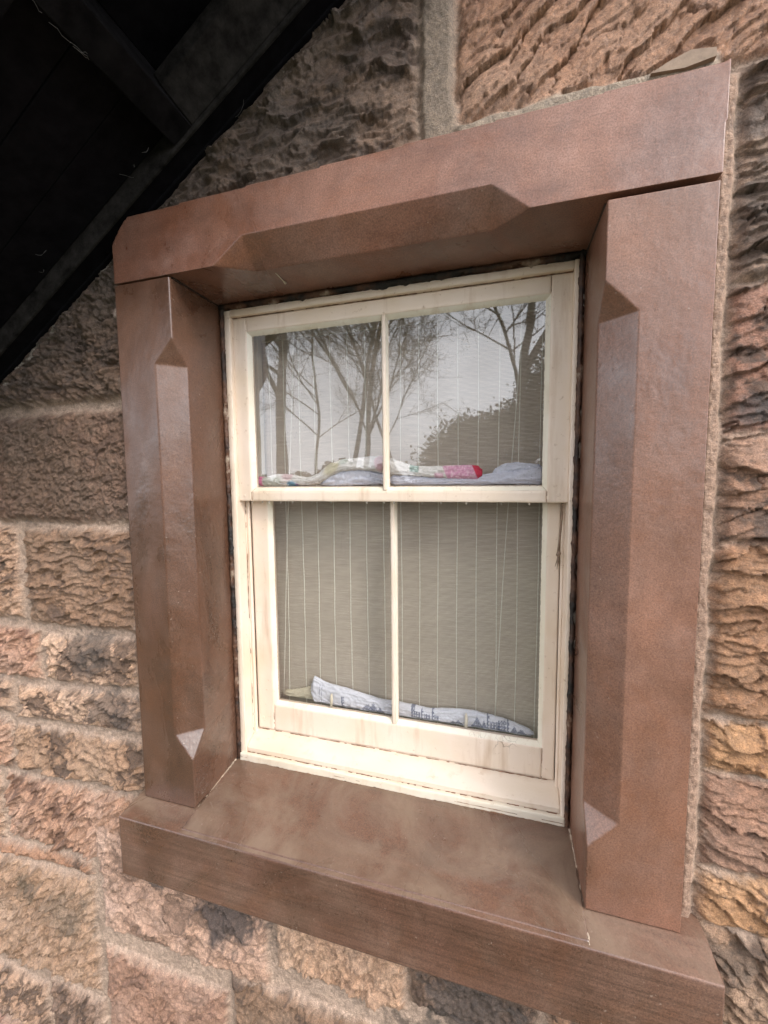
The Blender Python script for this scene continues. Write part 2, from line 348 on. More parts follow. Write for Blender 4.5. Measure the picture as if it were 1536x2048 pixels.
# x0, x1, z0, z1, base colour, soot colour, soot amount, relief, feature scale, angle, stretch, style, tilt
BR = (.32, .215, .155); OL = (.40, .30, .22); PK = (.50, .345, .285); GR = (.44, .36, .30); OR = (.40, .215, .115)
DK = (.13, .10, .085); RB = (.33, .185, .13); PL = (.48, .34, .265); WH = (.60, .50, .42); SO = (.055, .045, .04); LI = (.46, .37, .345)
ST = [
 (-1.05, .03, -.248, .40, (.17, .12, .088), SO, .5, .012, 26, 0, 1.2, 'r', 0),
 (-.9, .03, -.545, -.272, (.21, .145, .12), (.10, .07, .06), .45, .006, 34, .5, 1.3, 'r', 0),
 (-.72, -.41, -.815, -.563, (.44, .34, .27), SO, .3, .009, 34, .2, 1.4, 'p', .0),
 (-.385, .03, -.820, -.565, (.30, .21, .15), (.09, .07, .06), .3, .008, 34, .05, 2.6, 'p', .02),
 (-1.0, -.36, -.985, -.845, (.52, .35, .30), (.2, .1, .09), .35, .011, 30, .6, 1.4, 'p', .0),
 (-.335, -.02, -.972, -.848, WH, SO, .5, .013, 30, -.7, 1.9, 'p', .05),
 (-.62, -.475, -1.10, -1.0, GR, SO, .5, .010, 32, -.5, 1.8, 'p', 0),
 (-.455, -.02, -1.092, -.998, WH, SO, .5, .013, 28, -.55, 1.8, 'p', .06),
 (-1.0, -.50, -1.27, -1.125, PK, SO, .3, .012, 26, .6, 1.5, 'p', 0),
 (-.475, -.02, -1.248, -1.118, OL, SO, .4, .013, 27, -.6, 2.0, 'p', .04),
 (-1.0, -.56, -1.50, -1.29, GR, SO, .3, .012, 26, .4, 1.5, 'p', 0),
 (-.535, .0, -1.470, -1.275, PK, (.12, .07, .06), .45, .014, 26, .7, 1.3, 'p', .05),
 (-1.2, -.66, -1.92, -1.52, GR, SO, .3, .012, 26, .3, 1.3, 'p', 0),
 (-.64, -.225, -1.535, -1.497, (.42, .24, .16), SO, .2, .006, 40, -.3, 2.5, 'p', .06),
 (-.64, -.225, -1.89, -1.553, (.42, .335, .26), (.15, .12, .08), .35, .012, 28, .3, 1.2, 'p', .04),
 (-.195, .322, -1.665, -1.36, LI, (.14, .11, .1), .3, .010, 18, -.5, 1.8, 'p', 0),
 (.345, .66, -1.60, -1.34, (.50, .40, .32), (.3, .22, .16), .3, .009, 30, .5, 1.2, 'p', 0),
 (.672, .93, -1.575, -1.34, (.22, .16, .13), SO, .7, .007, 24, .2, 1.3, 'r', 0),
 (.945, 1.32, -1.66, -1.41, (.42, .27, .19), SO, .25, .009, 22, .2, 1.6, 's', 0),
 (-1.0, -.44, -2.1, -1.94, GR, SO, .5, .010, 30, .2, 1.3, 'p', 0),
 (-.425, -.215, -2.1, -1.91, (.26, .21, .185), SO, .5, .008, 44, .2, 1.3, 'p', 0),
 (-.195, .20, -2.1, -1.73, (.40, .26, .22), (.15, .09, .08), .45, .008, 22, .3, 1.4, 's', 0),
 (.215, .70, -2.1, -1.665, (.28, .20, .145), SO, .45, .009, 22, .3, 1.4, 's', 0),
 (.72, 1.4, -2.1, -1.68, PL, SO, .3, .009, 22, .3, 1.4, 's', 0),
 # right of the window
 (1.18, 1.55, -.150, .150, (.36, .27, .215), SO, .6, .016, 17, .1, 2.2, 's', 0),
 (1.18, 1.62, -.378, -.158, (.40, .215, .165), SO, .35, .012, 18, .35, 2.2, 's', 0),
 (1.18, 1.50, -.550, -.384, (.38, .23, .165), SO, .2, .012, 20, .05, 3, 's', 0),
 (1.18, 1.70, -.838, -.556, OR, (.3, .14, .07), .3, .013, 21, .15, 2.6, 's', 0),
 (1.18, 1.45, -.936, -.850, (.50, .27, .125), (.18, .09, .06), .2, .010, 24, -.1, 2, 's', 0),
 (1.18, 1.66, -1.110, -.944, (.38, .215, .15), (.13, .07, .06), .2, .010, 24, -.2, 3, 's', 0),
 (1.18, 1.52, -1.215, -1.116, (.50, .29, .15), SO, .15, .011, 20, -.3, 2.4, 's', 0),
 (1.185, 1.62, -1.40, -1.222, (.40, .27, .19), SO, .5, .013, 17, -.7, 2.0, 's', 0),
 # above
 (-.5, .695, .11, .62, (.215, .17, .14), (.06, .055, .055), .55, .009, 30, .12, 2.8, 'p', 0),
 (.757, 1.25, .160, .55, (.45, .285, .215), (.24, .13, .09), .25, .011, 19, .62, 2.8, 's', -.02),
 (1.27, 1.8, .165, .55, (.5, .36, .27), SO, .25, .010, 18, .4, 2.2, 's', 0),
]
def axis(a, m0, m1, b, step, coarse):
    return np.concatenate([np.arange(a, m0, coarse), np.arange(m0, m1, step), np.arange(m1, b+coarse, coarse)])
gx = axis(-2.4, -.74, 1.36, 2.6, .0026, .014); gz = axis(-2.36, -2.36, .50, 1.7, .0026, .014)
X, Z = np.meshgrid(gx, gz)
wx = X+.0075*fbm(X*16, Z*16, 3, 4); wz = Z+.0065*fbm(X*16, Z*16, 31, 4)
mort = np.array((.40, .29, .22))
H = .004*fbm(X*22, Z*22, 5, 4)+.0012*perlin(X*150, Z*150, 6)
COLR = mort[None, None]*(1+.22*fbm(X*9, Z*9, 8, 4)[..., None])
n_lo = fbm(X*7, Z*7, 41, 4); n_md = fbm(X*26, Z*26, 43, 4); n_hi = fbm(X*90, Z*90, 44, 3)
def lay(sx0, sx1, sz0, sz1, base, soot_shade, amt, rel, fs, th, stq, style, tilt, i, grow=1):
    cx = (sx0+sx1)/2
    tz = wz-tilt*(wx-cx)*1.0
    d = np.minimum(np.minimum(wx-sx0, sx1-wx), np.minimum(tz-sz0, sz1-tz))+.005*grow
    m = d > -.002
    if not m.any(): return
    x = X[m]; z = Z[m]; dd = d[m]
    ct, sn = math.cos(th), math.sin(th)
    qx = x+.012*perlin(x*15, z*15, 90+i); qz = z+.012*perlin(x*15, z*15, 190+i)
    a = (qx*ct+qz*sn)*fs/stq; b = (-qx*sn+qz*ct)*fs
    p1 = perlin(a, b, 300+i); p2 = perlin(a*2.1+9, b*2.1, 340+i); p3 = fbm(a*4.3, b*4.3, 380+i, 3)
    a = a*(1.0 if style != 's' else stq/(1+.45*(stq-1))); wa = a+.28*p2+.22*p3; wb_ = b+.22*p1+.22*p3
    if style == 'p':      # pecked: scooped chisel pits with sharp crests between them
        f1, f2, r1, r2, ox, oy = worley(wa*1.3, wb_*1.3, 600+i)
        g1, g2, s1, s2, _, _ = worley(wa*2.6+5, wb_*2.6, 700+i)
        t = .22*(s2-.5)+1.25*np.minimum(f1, .8)**2*(.5+.9*r1)+.35*np.minimum(g1, .8)**2+.35*oy*(.4+r2)+.30*p3+.25*p1-.35
        cell = r2*.7+s1*.3
    elif style == 's':    # split: tilted overlapping flakes along the bed
        f1, f2, r1, r2, ox, oy = worley(wa*.8, wb_*1.25, 600+i, .95)
        g1, g2, s1, s2, qx_, qy_ = worley(wa*2.2+5, wb_*3.0, 700+i, .95)
        t = .95*oy*(.5+r1)+.35*ox*(r2-.5)+.70*(r2-.5)+.40*(s2-.5)+.40*qy_*(.4+s1)+.28*p3+.22*p1
        t = t-.60*sst(.07, .0, f2-f1)*(r1 > .55)
        cell = r2*.5+s1*.5
    else:
        g1, g2, s1, s2, qx_, qy_ = worley(wa*1.4, wb_*1.4, 700+i, .95)
        t = p1*.5+p2*.3+p3*.6+.4*qy_*(.3+s1); cell = s1
    edge = sst(-.002, .022, dd+.005*n_md[m])
    h = edge*(.013+.006*sst(0, .06, dd)+.006*perlin(x*6, z*6, 500+i)+(1.8 if style != 's' else .85)*rel*t+.0011*n_hi[m])
    H[m] = H[m]*(1-edge)+h
    s = .88*sst(.60-amt*.5, .86-amt*.5, .27+.30*(cell-.5)+.26*cell+.60*n_lo[m]+.38*n_md[m]+.30*n_hi[m])[:, None]
    col = np.array(base)[None]*(1+.26*n_md[m][:, None]+.28*n_hi[m][:, None]+.30*(cell[:, None]-.5))
    hue = n_lo[m][:, None]*np.array([[.05, .0, -.05]]); col = np.clip(col*(1+hue*2.5), 0, 1)
    col = col*(1-s)+np.array(soot_shade)[None]*(1+.4*n_hi[m][:, None])*s
    ed = sst(.0, .020, dd+.013*n_md[m]+.006*n_hi[m])[:, None]
    COLR[m] = COLR[m]*(1-ed)+col*ed
covered = np.zeros_like(X, bool)
def warm(c, f=.50):
    l_ = sum(c)/3; t = np.array((1.44, .93, .63))*l_; return tuple(np.array(c)*(1-f)+t*f)
ST = [q[:4]+((tuple(np.array(warm(q[4], .25))*(.80, .74, .68)) if q[0] > 1.1 and q[3] < .2 else tuple(np.array(warm(q[4]))*(.84, .745, .665))), tuple(np.array(warm(q[5], .6))*(1.1, .98, .9)))+q[6:] for q in ST]
for i, q in enumerate(ST):
    x0, x1, z0, z1 = kx(q[0]), kx(q[1]), kz(q[2]), kz(q[3])
    covered |= (X > x0-.02) & (X < x1+.02) & (Z > z0-.02) & (Z < z1+.02)
    lay(x0, x1, z0, z1, *q[4:], i, 1.9 if q[0] > 1.1 else 1.25)
# the rest of the gable, coursed the same way
Hk, Ck = H.copy(), COLR.copy()
zc = -2.4; rr = random.Random(3); pal = [BR, OL, PK, GR, OR, RB, PL, WH, LI]; k = 60
far = (X < -1.05) | (X > 1.66) | (Z > .58)
while zc < 1.75:
    hgt = rr.uniform(.14, .27); xc = -2.6-rr.random()*.3
    while xc < 2.8:
        wd = rr.uniform(.26, .62)
        if xc < -.7 or xc+wd > 1.3 or zc+hgt > .5 or zc < -2.1:
            lay(xc+.01, xc+wd-.01, zc+.01, zc+hgt-.01, pal[k % 9], SO, rr.uniform(.15, .45), .011, rr.uniform(18, 30), rr.uniform(-.6, .6), 1.8, 'ps'[k % 2], 0, k)
        k += 1; xc += wd
    zc += hgt
H = np.where(covered, Hk, H); COLR = np.where(covered[..., None], Ck, COLR)
# mortar fillets round the dressed surround
def band(mask, h, col, soft=None):
    global H, COLR
    mm = mask[..., None]
    H = H*(1-mask)+h*mask; COLR = COLR*(1-mm)+np.array(col)[None, None]*(1+.15*n_hi[..., None]+.1*n_md[..., None])*mm
jx = .006*fbm(Z*9, X*3, 71, 3)
right = sst(1.186, 1.175, X+jx*1.2)*(X > 1.1)*sst(.175, .150, Z)*sst(-1.25, -1.235, Z)
band(right, .014+.006*n_md*.5+.0028*fbm(X*160, Z*60, 77, 3)-.016*sst(1.164, 1.154, X), (.38, .25, .18))
left = sst(-.034, -.016, X+jx*2.6)*(X < .1)*sst(-1.27, -1.24, Z)*sst(.04, -.02, Z)
band(left*.9, .022+.008*fbm(X*50, Z*22, 78, 3), (.60, .46, .38))
topr = sst(.195, .172, Z+.012*fbm(X*12, Z*12, 79, 3)-.02*(X-.95))*(Z > .1)*sst(.70, .74, X)*sst(1.160, 1.135, X+.01*n_md)
band(topr, .030+.004*n_md, (.31, .245, .185))
vj = sst(.684, .705, X+.008*n_md)*sst(.763, .743, X+.006*n_md+.010*sst(.25, .18, Z)*-1)*(Z > .14)*.96
band(vj, .020+.0015*n_hi-.004*n_md*n_md, (.235, .18, .135))
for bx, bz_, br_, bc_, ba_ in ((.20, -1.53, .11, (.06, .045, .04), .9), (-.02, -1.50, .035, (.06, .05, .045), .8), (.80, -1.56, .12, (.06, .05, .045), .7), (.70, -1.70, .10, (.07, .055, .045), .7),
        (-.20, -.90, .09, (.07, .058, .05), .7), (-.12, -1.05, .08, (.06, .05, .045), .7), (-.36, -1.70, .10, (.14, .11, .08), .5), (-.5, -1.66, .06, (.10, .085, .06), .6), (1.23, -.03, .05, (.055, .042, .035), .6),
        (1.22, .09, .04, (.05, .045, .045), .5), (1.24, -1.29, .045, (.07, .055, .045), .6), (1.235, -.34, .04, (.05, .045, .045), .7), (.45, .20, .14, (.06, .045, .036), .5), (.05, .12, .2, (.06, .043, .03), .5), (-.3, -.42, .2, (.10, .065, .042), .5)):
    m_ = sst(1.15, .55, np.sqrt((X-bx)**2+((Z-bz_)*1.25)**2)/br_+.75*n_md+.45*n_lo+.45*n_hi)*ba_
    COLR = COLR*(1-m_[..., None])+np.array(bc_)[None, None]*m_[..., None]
# lime runs below the eaves; soot and eave shade painted into the wall colour
nn = (X-EP.x)*EN.x+(Z-EP.z)*EN.z
lime = sst(.55, .8, .5+n_md*.9)*sst(.022, .010, np.abs(nn-(EOFF+.018)))*(X < .0)
COLR = COLR*(1-lime[..., None]*.8)+np.array((.55, .5, .42))[None, None]*lime[..., None]*.8
soot_shade = (1-sst(.0, .30, nn-EOFF+.10*n_lo))*.55*sst(1.0, .6, X)
COLR = COLR*(1-soot_shade[..., None])+np.array((.075, .06, .05))[None, None]*soot_shade[..., None]
COLR = np.clip(COLR, .01, .8)
H = H*(.3+.7*sst(.0, .035, nn-EOFF))
Yw = .047-H
nr, nc = X.shape
ids = np.arange(nr*nc).reshape(nr, nc)
keep = ~((X[:-1, :-1] > .03) & (X[1:, 1:] < 1.12) & (Z[:-1, :-1] > -1.36) & (Z[1:, 1:] < .11)) & (nn[:-1, :-1] > EOFF-.09)
q = np.stack([ids[:-1, :-1][keep], ids[:-1, 1:][keep], ids[1:, 1:][keep], ids[1:, :-1][keep]], -1)
used = np.zeros(nr*nc, bool); used[q.ravel()] = True
remap = np.cumsum(used)-1
q = remap[q]
V = np.stack([X.ravel(), Yw.ravel(), Z.ravel()], -1)[used].astype(np.float32)
Cc = np.ones((len(V), 4), np.float32); Cc[:, :3] = COLR.reshape(-1, 3)[used]
me = bpy.data.meshes.new('stone_wall'); me.vertices.add(len(V)); me.vertices.foreach_set('co', V.ravel())
me.loops.add(q.size); me.loops.foreach_set('vertex_index', q.ravel().astype(np.int32))
me.polygons.add(len(q)); me.polygons.foreach_set('loop_start', np.arange(0, q.size, 4, dtype=np.int32))
me.update(calc_edges=True); me.validate()
me.polygons.foreach_set('use_smooth', np.ones(len(me.polygons), bool))
ca = me.color_attributes.new('Col', 'FLOAT_COLOR', 'POINT'); ca.data.foreach_set('color', Cc.ravel())
me.materials.append(MW)
wall = bpy.data.objects.new('stone_wall', me); C.objects.link(wall)
tag(wall, 'rough rock-faced sandstone wall in brown, pink and sooty blocks around the window', 'wall')
# slate pinning wedged over the right end of the lintel
o2 = [(1.056, .170), (1.078, .180), (1.108, .189), (1.140, .184), (1.141, .172), (1.100, .166)]
pm = MB(); a = [(x, .010, z-.001) for i, (x, z) in enumerate(o2)]; b_ = [(x, .05, z) for x, z in o2]
pm.poly(a); pm.poly(b_[::-1])
for i in range(6): j = (i+1) % 6; pm.poly([a[j], a[i], b_[i], b_[j]])
pm.build('pinning_stone', MPIN, wall, bevel=.002)

# ------------------------------------------------------------------ dressed surround
XL, XR, W = .1503, .9995, 1.15
DB = .21
sur = empty('window_surround', (.575, 0, -1.39))
tag(sur, 'smooth red sandstone window surround with stopped chamfers and projecting sill', 'window surround')
def jamb(flip, zt):
    X_ = (lambda x: x) if not flip else (lambda x: W-x)
    zb = -1.2275; c = .0495; dy = .043; za, zb1, zc1, zd = -.131, -.184, -1.052, -1.108
    t = MB()
    P = lambda x, y, z: (X_(x), y, z)
    F = [[P(0, 0, zb), P(XL, 0, zb), P(XL, 0, zd), P(XL-c, 0, zc1), P(XL-c, 0, zb1), P(XL, 0, za), P(XL, 0, zt), P(0, 0, zt)],
         [P(XL, 0, zb), P(XL, DB, zb), P(XL, DB, zt), P(XL, 0, zt), P(XL, 0, za), P(XL, dy, zb1), P(XL, dy, zc1), P(XL, 0, zd)],
         [P(XL-c, 0, zc1), P(XL, dy, zc1), P(XL, dy, zb1), P(XL-c, 0, zb1)],
         [P(XL, 0, zd), P(XL, dy, zc1), P(XL-c, 0, zc1)], [P(XL, 0, za), P(XL-c, 0, zb1), P(XL, dy, zb1)],
         [P(0, 0, zb), P(0, 0, zt), P(0, DB, zt), P(0, DB, zb)], [P(0, DB, zb), P(0, DB, zt), P(XL, DB, zt), P(XL, DB, zb)],
         [P(0, 0, zt), P(XL, 0, zt), P(XL, DB, zt), P(0, DB, zt)], [P(0, 0, zb), P(0, DB, zb), P(XL, DB, zb), P(XL, 0, zb)]]
    for f in F: t.poly(f[::-1] if flip else f)
    return weld(t)
def weld(t):
    m = {}; nv = []; r = []
    for p in t.v:
        k = tuple(round(c, 5) for c in p)
        if k not in m: m[k] = len(nv); nv.append(p)
        r.append(m[k])
    t.f = [tuple(r[i] for i in f) for f in t.f]; t.v = nv; return t
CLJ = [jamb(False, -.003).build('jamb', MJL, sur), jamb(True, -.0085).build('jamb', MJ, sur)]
CL = []
for nm_, sc_ in (('wear', .035), ('grain', .006)):
    tq = bpy.data.textures.new(nm_, 'CLOUDS'); tq.noise_scale = sc_; tq.noise_depth = 3; CL.append(tq)
def worn(o, vox=.0026):      # hand-cut stone: arrises rubbed round and slightly uneven
    o.modifiers.clear()
    r = o.modifiers.new('remesh', 'REMESH'); r.mode = 'VOXEL'; r.voxel_size = vox; r.use_smooth_shade = True
    for tq, st_ in zip(CL, (.0010, .0005)):
        d = o.modifiers.new('displace', 'DISPLACE'); d.texture = tq; d.strength = st_; d.mid_level = .5; d.texture_coords = 'LOCAL'
    return o
def lintel():
    t = MB(); zt = .1475; c = .049; dy = .045; x1, x2, x3, x4 = .263, .335, .822, .884
    F = [[(0, 0, 0), (x1, 0, 0), (x2, 0, c), (x3, 0, c), (x4, 0, 0), (W+.003, 0, 0), (W+.006, 0, zt+.006), (.045, 0, zt-.012), (.024, 0, .117), (.0, 0, .085)],
         [(0, 0, 0), (0, DB, 0), (W+.003, DB, 0), (W+.003, 0, 0), (x4, 0, 0), (x3, dy, 0), (x2, dy, 0), (x1, 0, 0)],
         [(x2, 0, c), (x2, dy, 0), (x3, dy, 0), (x3, 0, c)], [(x1, 0, 0), (x2, dy, 0), (x2, 0, c)], [(x4, 0, 0), (x3, 0, c), (x3, dy, 0)]]
    front = F[0]
    ring = [(0, 0, 0), (0, 0, .085), (.024, 0, .117), (.045, 0, zt-.012), (W+.006, 0, zt+.006), (W+.003, 0, 0)]
    for a, b in zip(ring[:-1], ring[1:]): F.append([a, b, (b[0], DB, b[2]), (a[0], DB, a[2])])
    F.append([(p[0], DB, p[2]) for p in ring])
    for f in F: t.poly(f)
    return weld(t)
for o in CLJ: worn(o)
worn(lintel().build('lintel', ML, sur))
jm = MB(); jm.box(.006, XL-.001, .012, .19, -.0032, .0005); jm.box(XR+.001, W-.008, .024, .19, -.009, .0005)
jm.build('joint', MMORT, sur)
# sill: weathered slope between the jambs, flat stools beneath them
t = MB(); SX0, SX1 = -.022, 1.190; fy, fz, bz = -.057, -1.2405, -1.388
def prof(xa, xb, top):
    n0 = len(t.v); pr = top+[(DB, bz), (fy, bz)]
    for x in (xa, xb):
        for y, z in pr: t.v.append((x, y, z))
    k = len(pr)
    for i in range(k): j = (i+1) % k; t.f.append((n0+i, n0+j, n0+k+j, n0+k+i))
    t.f.append(tuple(n0+i for i in range(k))[::-1]); t.f.append(tuple(n0+k+i for i in range(k)))
prof(SX0, SX1, [(fy, fz), (0, -1.2295), (DB, -1.2285)])
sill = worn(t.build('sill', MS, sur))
t = MB(); k_ = [(-.050, -1.2430), (-.046, -1.2372), (.0, -1.2292), (.17, -1.2105), (DB-.001, -1.208), (DB-.001, -1.2430)]
for x in (XL+.0005, XR-.0005): t.v += [(x, y, z) for y, z in k_]
t.f += [(i, (i+1) % 6, 6+(i+1) % 6, 6+i) for i in range(6)]+[(5, 4, 3, 2, 1, 0), (6, 7, 8, 9, 10, 11)]
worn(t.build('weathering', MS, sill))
# light mortar line where the jambs stand on the sill, and along the weathering
mt = MB()
def wob(p0, p1, r, n=40, s=0):
    P0, P1 = Vector(p0), Vector(p1); rg = random.Random(s)
    return [P0.lerp(P1, i/n)+Vector((rg.uniform(-1, 1), rg.uniform(-1, 1), rg.uniform(-1, 1)))*r*.35 for i in range(n+1)], [r*rg.uniform(.35, 1.25) for i in range(n+1)]
for a in (((XL+.001, 0, -1.2325), (XL+.001, .155, -1.2115)), ((XR-.001, -.05, -1.2395), (XR-.001, .155, -1.2115))):
    p, r_ = wob(a[0], a[1], .0018, 40, 4); mt.tube(p, r_, 5)
mt.build('mortar_line', mat_plain('lime_pointing', (.42, .33, .25), .9, 90, .4), sur)

# ------------------------------------------------------------------ sash window
win = empty('sash_window', (.575, .19, -1.21))
tag(win, 'cream painted sliding sash window with four panes and flaking paint', 'window')
fr = MB()
fr.grid_box(.1625, .1785, .163, .20, -1.21, -.0155, seed=11, amp=.0011)
fr.grid_box(.9805, .9895, .163, .20, -1.21, -.0135, seed=12, amp=.0011)
fr.grid_box(.1785, .9805, .164, .20, -.031, -.0145, seed=13, amp=.0011)
fr.grid_box(.1640, .1795, .2004, .262, -1.17, -.018, seed=14)           # pulley stiles
fr.grid_box(.9795, .9885, .2004, .262, -1.17, -.018, seed=15)
fr.grid_box(.1795, .1872, .2032, .2118, -1.165, -.03, seed=16, amp=.0004)   # parting bead
fr.grid_box(.9735, .9795, .2032, .2118, -1.165, -.03, seed=17, amp=.0004)
fr.grid_box(.1797, .9793, .2004, .262, -.03, -.0175, seed=18)
fr.build('frame', MP, win, smooth=True)
sb = MB()
n0 = len(sb.v); sb.grid_box(.1787, .9803, .168, .26, -1.192, -1.150, seed=21, amp=.0007)
P = np.array(sb.v); P[:, 2] -= np.clip((P[:, 2]+1.192)/.042, 0, 1)*(1-np.clip((P[:, 1]-.168)/.045, 0, 1))*.030; sb.v = [tuple(p) for p in P]
sb.build('cill_board', MPC, win, smooth=True)
s2 = MB(); s2.grid_box(.1635, .9885, .1575, .20, -1.2145, -1.1925, seed=23, amp=.0022, res=.005)
s2.build('cill_nosing', MPS, win, smooth=True)
def sash(name, x0, x1, z0, z1, y0, th, gx0, gx1, gz0, gz1, mx0, mx1, seed, mat, matr):
    st = MB(); y1 = y0+th
    pb_ = .009        # width of the putty bevel, inside the sight line
    ix0, ix1, iz0, iz1 = gx0-pb_, gx1+pb_, gz0-pb_, gz1+pb_
    st.grid_box(x0, ix0, y0, y1, z0, z1, seed=seed); st.grid_box(ix1, x1, y0, y1, z0, z1, seed=seed+1)
    st.grid_box(ix0+.0003, ix1-.0003, y0+.0006, y1, iz1, z1, seed=seed+2); st.grid_box(ix0+.0003, ix1-.0003, y0+.0008, y1, z0, iz0, seed=seed+3)
    s = st.build(name, mat, win, smooth=True)
    yg = y0+.012; rg = random.Random(seed)
    pt = MB()
    def strip(a0, a1, b0, b1):        # a: on the sash face, b: on the glass
        n = max(6, int((Vector(a1)-Vector(a0)).length/.004)); base = len(pt.v)
        for i in range(n+1):
            u = i/n; A = Vector(a0).lerp(Vector(a1), u); B = Vector(b0).lerp(Vector(b1), u)
            j = Vector((rg.uniform(-1, 1), 0, rg.uniform(-1, 1)))*.0007
            Mid = (A+B)/2+Vector((0, -.0012+rg.uniform(-.0006, .0006), 0))+j
            B = B+(B-A).normalized()*rg.uniform(-.0009, .0011)
            pt.v += [tuple(A+Vector((0, .0012, 0))), tuple(Mid), (B.x, yg-.0002, B.z)]
        for i in range(n):
            for k_ in range(2):
                c0 = base+i*3+k_; pt.f.append((c0, c0+1, c0+4, c0+3))
    panes = [(gx0, mx0), (mx1, gx1)]
    for pi, (a, b) in enumerate(panes):
        la = ix0 if pi == 0 else a-.0035; lb = b+.0035 if pi == 0 else ix1
        strip((la, y0, iz0), (la, y0, iz1), (a, yg, gz0), (a, yg, gz1)); strip((lb, y0, iz1), (lb, y0, iz0), (b, yg, gz1), (b, yg, gz0))
        strip((la, y0, iz1), (lb, y0, iz1), (a, yg, gz1), (b, yg, gz1)); strip((lb, y0, iz0), (la, y0, iz0), (b, yg, gz0), (a, yg, gz0))
        g = MB(); g.poly([(a-.004, yg+.0006*pi, gz0-.004), (b+.004, yg, gz0-.004), (b+.004, yg, gz1+.004), (a-.004, yg, gz1+.004)])
        g.build('glass_pane', MGL, s)
    pt.build('putty', MPW, s, smooth=True)
    bar = MB(); bar.grid_box(mx0+.0035, mx1-.0035, y0+.0002, yg+.018, iz0, iz1, seed=seed+5, amp=.0005, res=.005)
    bar.grid_box(mx0+.001, mx1-.001, yg+.004, yg+.013, iz0, iz1, seed=seed+6, amp=.0003, res=.005)
    bar.build('glazing_bar', mat, s, smooth=True)
    return s
up = sash('upper_sash', .1770, .9815, -.4985, -.0325, .1755, .034, .2265, .9300, -.4635, -.0770, .5725, .5885, 40, MP, MP)
lo = sash('lower_sash', .1880, .9725, -1.1495, -.462, .2135, .036, .2475, .9360, -1.0660, -.500, .5795, .5970, 60, MP, MP)
# drops of rain hanging under the meeting rail
dx = [.212, .242, .262, .296, .330, .384, .437, .531, .575, .60, .668, .712, .770, .846, .905]
for i, x in enumerate(dx):
    d = MB(); r = .0016+.0012*((i*7) % 5)/5
    ring = [(0, .0015), (.7, .0), (1, -.0012), (.9, -.0024-r*.6), (.45, -.0035-r)]
    k = 8
    for q_, dz in ring:
        for j in range(k): d.v.append((x+q_*r*math.cos(j*.785), .186+q_*r*math.sin(j*.785), -.4985+dz))
    for a in range(4):
        for j in range(k): d.f.append((a*k+j, a*k+(j+1) % k, (a+1)*k+(j+1) % k, (a+1)*k+j))
    d.f.append(tuple(4*k+j for j in range(k)))
    d.build('rain_drop', MDROP, up, smooth=True)
# glue blocks / lifts behind the bottom rail
for x in (.402, .768):
    l = MB(); l.tube([(x, .238, -1.070), (x+.001, .240, -1.052), (x+.0005, .241, -1.040), (x, .245, -1.036)], [.004, .004, .0035, .0015], 10)
    l.build('sash_lift', MPW, lo, smooth=True)
# screws and pegs
for (x, z, y) in ((.962, -.482, .1755), (.195, -.484, .1755), (.954, -1.128, .2135), (.2035, -1.118, .2135)):
    s_ = MB(); s_.tube([(x, y-.0009, z), (x, y+.002, z)], .0042, 12); s_.build('peg', MP, up if z > -.5 else lo, bevel=.0008)
# frayed sash cord
rp = MB(); pts = [(.973, .1985, -.47), (.9735, .197, -.52), (.970, .196, -.57), (.9668, .195, -.606)]
rp.tube(pts, .0022, 7); rp.tube([(.9668, .195, -.604), (.968, .193, -.609), (.9665, .195, -.614), (.9675, .195, -.618)], [.002, .0045, .0045, .002], 8)
for dx_, dz_ in ((-.006, -.024), (-.002, -.03), (.002, -.022), (-.004, -.018)):
    rp.tube([(.9672, .195, -.616), (.9672+dx_*.5, .194, -.616+dz_*.5), (.9672+dx_, .195, -.616+dz_)], [.0016, .0012, .0004], 5)
rp.build('sash_cord', MROPE, win, smooth=True)
# ragged sealant between frame and stone
sg = MB(); rg = random.Random(9)
def seal(p0, p1, half, nrm_, n=150):
    base = len(sg.v); P0, P1 = Vector(p0), Vector(p1); N = Vector(nrm_)
    nz = np.array([i*.13 for i in range(n+1)]); a = fbm(nz*1.1, nz*0+half*900, 51, 5, .7); b = fbm(nz*1.1, nz*0+half*900+40, 52, 5, .7); cc = fbm(nz*1.7, nz*0+9, 53, 3)
    for i in range(n+1):
        u = i/n; p = P0.lerp(P1, u)
        o1 = half*(1.05+.9*a[i]); o2 = half*(.85+2.0*b[i])
        y = .160+.004*cc[i]
        for off, yy in ((-o1-.002, .172), (-o1, y+.003), (-o1*.3, y-.002), (o2*.3, y-.001), (o2, y+.003), (o2+.002, .172)):
            v = p+N*off; sg.v.append((v.x, yy, v.z))
    for i in range(n):
        for k_ in range(5): c0 = base+i*6+k_; sg.f.append((c0, c0+6, c0+7, c0+1))
seal((.1565, 0, -1.222), (.1565, 0, .0), .0065, (1, 0, 0), 260); seal((.9945, 0, .0), (.9945, 0, -1.222), .0058, (1, 0, 0), 260)
seal((.150, 0, -.0065), (1.0, 0, -.0065), .0075, (0, 0, -1), 200); seal((1.0, 0, -1.2145), (.150, 0, -1.2145), .0058, (0, 0, -1), 200)
sg.build('sealant', MSEAL, win, smooth=True)
